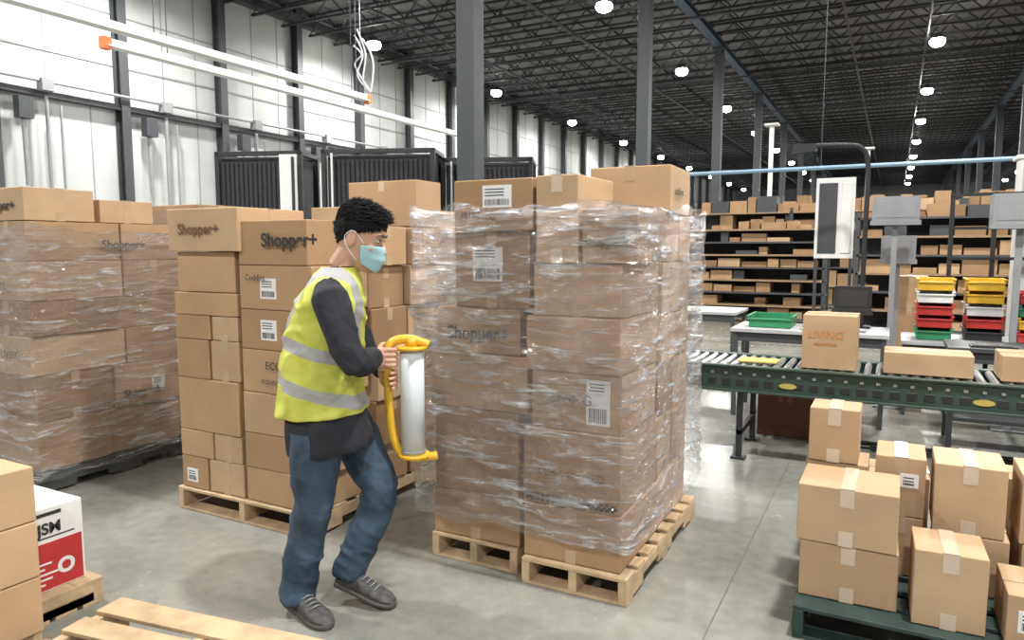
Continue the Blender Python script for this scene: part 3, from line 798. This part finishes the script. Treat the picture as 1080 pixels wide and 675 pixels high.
ves=[(.860,-.030,.188,.208),(.90,-.033,.184,.204),(.98,-.034,.176,.196),(1.08,-.030,.172,.192),(1.18,-.018,.167,.194),(1.27,-.004,.160,.196),(1.34,.013,.144,.190),(1.40,.030,.115,.165),(1.44,.042,.092,.125),(1.472,.054,.072,.085)]
def interp(tab,z):
    for a,b in zip(tab,tab[1:]):
        if a[0]<=z<=b[0]:
            t=(z-a[0])/(b[0]-a[0]); return [a[i]+(b[i]-a[i])*t for i in range(4)]
    return tab[-1]
for j in range(81):
    z=.860+(1.472-.860)*j/80; _,cx,rx,ry=interp(ves,z)
    r=ellring((cx,0,z),rx,ry,yaw,n=120,e=.88,tx=.05*(1-j/80))
    out=[]
    for p in r:
        d=Vector((p.x-cx,p.y,0)); a=math.atan2(p.y,p.x-cx)
        fold=noise.noise(Vector((d.x*7+z*3,d.y*7,z*9)))
        f=.012*noise.noise(Vector((d.x*9,d.y*9,z*6)))+.007*math.sin(a*9+z*14)*(1-j/80)+.012*(1-min(1,abs(fold)*3.5))-.004
        out.append(p+d.normalized()*f)
    rings.append(out)
V.loft(rings,0,False)
o=V.obj('hi_vis_vest',[M_vest],W,smooth=True); s=o.modifiers.new('s','SOLIDIFY'); s.thickness=.004

# head
HM=Matrix.Translation((.138,-.004,1.594))@Matrix.Rotation(rad(-4),4,'Z')@Matrix.Rotation(rad(20),4,'Y')@Matrix.Scale(1.08,4)
hr=[(-.118,.05,.024,.022),(-.105,.042,.042,.036),(-.085,.03,.06,.050),(-.06,.018,.074,.060),(-.03,.008,.085,.068),(0,.002,.092,.073),(.035,-.002,.097,.076),(.065,-.004,.094,.073),(.09,-.006,.080,.062),(.108,-.006,.058,.046),(.12,-.006,.03,.024),(.124,-.006,.008,.008)]
K=Acc()
K.mesh(*loft_geo([ellring((cx,0,z),rx,ry,0,n=32) for z,cx,rx,ry in hr]))
K.tube([(.085,0,.022),(.098,0,.0),(.112,0,-.022),(.095,0,-.034)],[.009,.010,.014,.011],seg=12)
for s in(-1,1):
    ellipsoid(K,(-.008,s*.078,-.008),(.020,.009,.034)); ellipsoid(K,(.078,s*.03,.036),(.014,.024,.007)); ellipsoid(K,(.062,s*.045,-.02),(.02,.016,.016))
K.tube([(-.01,0,-.05),(-.035,0,-.14)],[.052,.05])
K2=Acc(); K2.mesh([HM@p for p in K.v],K.f)
remesh(K2,'head',.0045,3,[M_skin],None)
K=Acc()
for s in(-1,1):
    ellipsoid(K,(.0795,s*.032,.014),(.012,.015,.0060),0,HM); ellipsoid(K,(.0875,s*.033,.014),(.005,.006,.006),1,HM)
    K.tube([HM@Vector(p) for p in((.098,s*.012,.036),(.094,s*.03,.042),(.081,s*.052,.037))],[.003,.0042,.002],1,6)
    K.tube([HM@Vector(p) for p in((.090,s*.017,.016),(.0915,s*.031,.0215),(.079,s*.048,.015))],[.0015,.0025,.0015],1,6)
K.obj('eyes_and_brows',[M_eye,M_ink],W,smooth=True)
def hrad(z):
    for a,b in zip(hr,hr[1:]):
        if a[0]<=z<=b[0]:
            t=(z-a[0])/(b[0]-a[0]); return [a[i]+(b[i]-a[i])*t for i in range(4)]
    return hr[-1]
K=Acc(); vs=[];fs=[]; nu,nv=28,16
for j in range(nv+1):
    v=j/nv
    for i in range(nu+1):
        u=i/nu*2-1; a=rad(72)*u
        z=-.108+v*(.108-.018*abs(u)**1.5)+ .020*abs(u)*(1-v)
        _,cx,rx,ry=hrad(max(z,-.09))
        off=.007+.026*math.exp(-(u/.33)**2)*math.sin(math.pi*min(1,max(0,.15+v*.75)))+.0015*math.sin(v*16)*(1-abs(u))
        p=Vector((cx+(rx+off)*math.cos(a),(ry+off)*math.sin(a),z)); vs.append(HM@p)
for j in range(nv):
    for i in range(nu): fs.append([j*(nu+1)+i,j*(nu+1)+i+1,(j+1)*(nu+1)+i+1,(j+1)*(nu+1)+i])
K.mesh(vs,fs); o=K.obj('face_mask',[M_mask],W,smooth=True); s=o.modifiers.new('s','SOLIDIFY'); s.thickness=.002
K=Acc()
for s in(-1,1):
    K.tube([HM@p for p in smoothpts([(.045,s*.078,-.008),(.012,s*.086,.018),(-.012,s*.09,.024),(-.030,s*.086,-.005),(-.012,s*.086,-.038),(.035,s*.07,-.078)])],.0013,0,6)
K.obj('mask_loops',[M_white],W,smooth=True)
# hair
K=Acc(); vs=[];fs=[]; nu,nv=56,20
def hairline(a):
    c_=math.cos(a)
    f=max(0,c_); b=max(0,-c_)
    return .016+.050*f**1.1-.062*b**.8
def hairsurf(a,v):
    z0=hairline(a); z=z0+(.1245-z0)*v
    _,cx,rx,ry=hrad(min(z,.1235))
    th=.0005+.014*min(1,v*1.25)
    return Vector((math.cos(a)*(rx+th)+cx,math.sin(a)*(ry+th),z+.014*v*v))
for j in range(nv+1):
    v=(j/nv)**.8
    for i in range(nu):
        vs.append(HM@hairsurf(2*math.pi*i/nu,v))
for j in range(nv):
    for i in range(nu): fs.append([j*nu+i,j*nu+(i+1)%nu,(j+1)*nu+(i+1)%nu,(j+1)*nu+i])
fs.append([nv*nu+i for i in range(nu)])
K.mesh(vs,fs)
random.seed(3)
for k in range(2600):
    a=random.uniform(-math.pi,math.pi); v=random.random()**.8
    p=hairsurf(a,v); nrm=Vector((math.cos(a)*(1-v*.6),math.sin(a)*(1-v*.6),.15+v)).normalized()
    if v<.45: fl=Vector((.12,0,-1)); lift=.06; ln=.012
    else:
        fl=Vector((1,math.sin(a)*.25,.1)); lift=.35+random.uniform(0,.6)+(.4 if math.cos(a)>.3 and v<.85 else 0); ln=random.uniform(.012,.026)
    fl=(fl-nrm*fl.dot(nrm)).normalized()
    fl+=Vector([random.uniform(-.10,.10) for _ in range(3)])
    q1=p+(fl+nrm*lift)*ln*.5; q2=p+(fl+nrm*lift)*ln
    r0=.0022 if v<.45 else .0028
    K.tube([HM@(p-nrm*.002),HM@q1,HM@q2],[r0,r0*.8,.0004],0,4)
K.obj('hair',[M_hair],W,smooth=True)

def hand(cx,cy,cz,side,wr,name):
    B=Acc(); R=.034
    P=lambda ang,z,r=R: Vector((cx+r*math.cos(ang),cy+side*-r*math.sin(ang),z))
    lens=[70,84,78,60]; zs=[.036,.013,-.010,-.031]
    for k in range(4):
        z=cz+zs[k]; pts=[];n=7
        a0=rad(-125); a1=rad(lens[k]-5)
        for i in range(n):
            t=i/(n-1); a=a0+(a1-a0)*t
            bend=1+.10*math.cos(t*math.pi*4)
            pts.append(P(a,z-.004*t,R*bend))
        B.tube(pts,[.0105,.0105,.010,.0098,.0092,.0088,.0070],seg=10)
    pc=P(rad(-135),cz,.040)
    w=Vector(wr)
    for dz,rr in((.028,.014),(.010,.016),(-.010,.016),(-.026,.014)):
        B.tube([w+Vector((0,0,dz*.45)),(w+Vector((0,0,dz)))*.45+Vector((pc.x,pc.y,cz+dz))*.55,P(rad(-125),cz+dz,.036),P(rad(-95),cz+dz,.036)],[.020,rr+.001,rr,.011],seg=12)
    B.tube([w*.45+Vector((pc.x,pc.y,cz+.022))*.55,P(rad(-160),cz+.040,.037),P(rad(-200),cz+.050,.034),P(rad(-240),cz+.052,.032),P(rad(-262),cz+.050,.031)],[.014,.0125,.0115,.0105,.008],seg=10)
    B.tube([w+(w-pc).normalized()*.04,w,w*.6+pc*.4],[.028,.027,.024],seg=14)
    return remesh(B,name,.0034,2,[M_skin],None)
hand(.247,.03,1.085,-1,(.214,-.045,1.10),'hand_right')
hand(.243,.03,.985,1,(.214,.085,1.005),'hand_left')
def shoe(heel,dirv,pitch,name):
    B=Acc();Sx=Acc()
    d=Vector(dirv).normalized(); ang=math.atan2(d.y,d.x)
    M=Matrix.Translation(heel)@Matrix.Rotation(ang,4,'Z')@Matrix.Rotation(pitch,4,'Y')
    prof=[(-.005,.022,.05),(.01,.033,.095),(.05,.037,.108),(.09,.037,.100),(.13,.041,.080),(.17,.047,.066),(.21,.049,.056),(.25,.042,.048),(.275,.026,.036),(.283,.008,.022)]
    def ring(x,w,h,z0,f=1):
        r=[]
        for k in range(20):
            a=2*math.pi*k/20; ca,sa=math.cos(a),math.sin(a)
            y=w*f*math.copysign(abs(ca)**.8,ca); z=z0+(h-z0)*(.5+.5*sa) if sa>=0 else z0+(h-z0)*(.5+.5*math.copysign(abs(sa)**.4,sa))
            r.append(M@Vector((x,y,z)))
        return r
    B.loft([ring(x,w,h,.018) for x,w,h in prof]); Sx.loft([ring(x*1.02-.002,w,.03,.0,1.08) for x,w,h in prof])
    for i in range(5):
        x=.10+i*.022; h=.098-.007*i
        Sx.tube([M@Vector((x,-.026,h-.008)),M@Vector((x+.006,0,h+.003)),M@Vector((x,.026,h-.008))],.0028,1,6)
    B.obj(name+'_upper',[M_shoe],W,smooth=True); Sx.obj(name+'_sole',[M_sole,M_grey],W,smooth=True)
shoe((-.175,-.050,.001),(.74,-.68,0),0,'shoe_right')
shoe((.004,.012,.070),(.96,-.27,0),rad(14.2),'shoe_left')

# stretch film dispenser
D=empty('stretch_film_dispenser',WL,rad(28))
B=Acc()
path=smoothpts([(.42,.05,1.135),(.34,.05,1.160),(.275,.04,1.155),(.247,.03,1.12),(.243,.03,1.0),(.247,.03,.85),(.262,.038,.73),(.295,.045,.655),(.36,.05,.635),(.45,.05,.645)],6)
B.tube(path,.0185,0,14)
B.tube([(.345,.05,1.115),(.345,.05,1.13)],[.068,.068],0,24); B.tube([(.345,.05,1.13),(.345,.05,1.165)],[.03,.022],0,16)
B.tube([(.348,.05,.640),(.348,.05,.655)],[.070,.070],0,24)
B.tube([(.345,.05,.655),(.345,.05,1.115)],[.052,.052],1,28)
B.tube([(.345,.05,.664),(.345,.05,.670)],[.056,.056],2,28); 
B.obj('dispenser_body',[M_yel,M_film_roll,M_grey],D,smooth=False)
b=D.children[0]; 
for p in b.data.polygons: p.use_smooth=len(p.vertices)==4
B=Acc(); vs=[];fs=[]
for i in range(25):
    t=i/24
    for j in range(25):
        s=j/24
        p0=Vector((.393,.07,.67+.43*s)); p1=Vector((.33,.44,.62+.54*s))
        p=p0.lerp(p1,t); p+=Vector((.02*math.sin(t*3.1)*noise.noise(Vector((t*3,s*9,2))),.0,.01*noise.noise(Vector((t*4,s*5,1)))))
        p.x+=.012*(1-min(1,abs(noise.noise(Vector((t*2+s*2,s*6-t*3,5))))*4))*math.sin(t*3.1)
        vs.append(p)
for i in range(24):
    for j in range(24): fs.append([i*25+j,i*25+j+1,(i+1)*25+j+1,(i+1)*25+j])
B.mesh(vs,fs); B.obj('film_web',[M_filmS],D,smooth=True)

# ------------------------------------------------------------------ world, camera, colour
w=bpy.data.worlds.new('World'); S.world=w; w.use_nodes=True
bg=w.node_tree.nodes['Background']; bg.inputs[0].default_value=(.95,.97,1,1); bg.inputs[1].default_value=.38
cd=bpy.data.cameras.new('camera'); cam=bpy.data.objects.new('camera',cd); COL.objects.link(cam); S.camera=cam
cam.location=(0,0,1.55); cam.rotation_euler=(rad(90-5.72),0,rad(28)); cd.lens=25.13; cd.sensor_width=36; cd.clip_end=300; cd.clip_start=.05
S.view_settings.view_transform='Standard'
S.view_settings.exposure=0.0
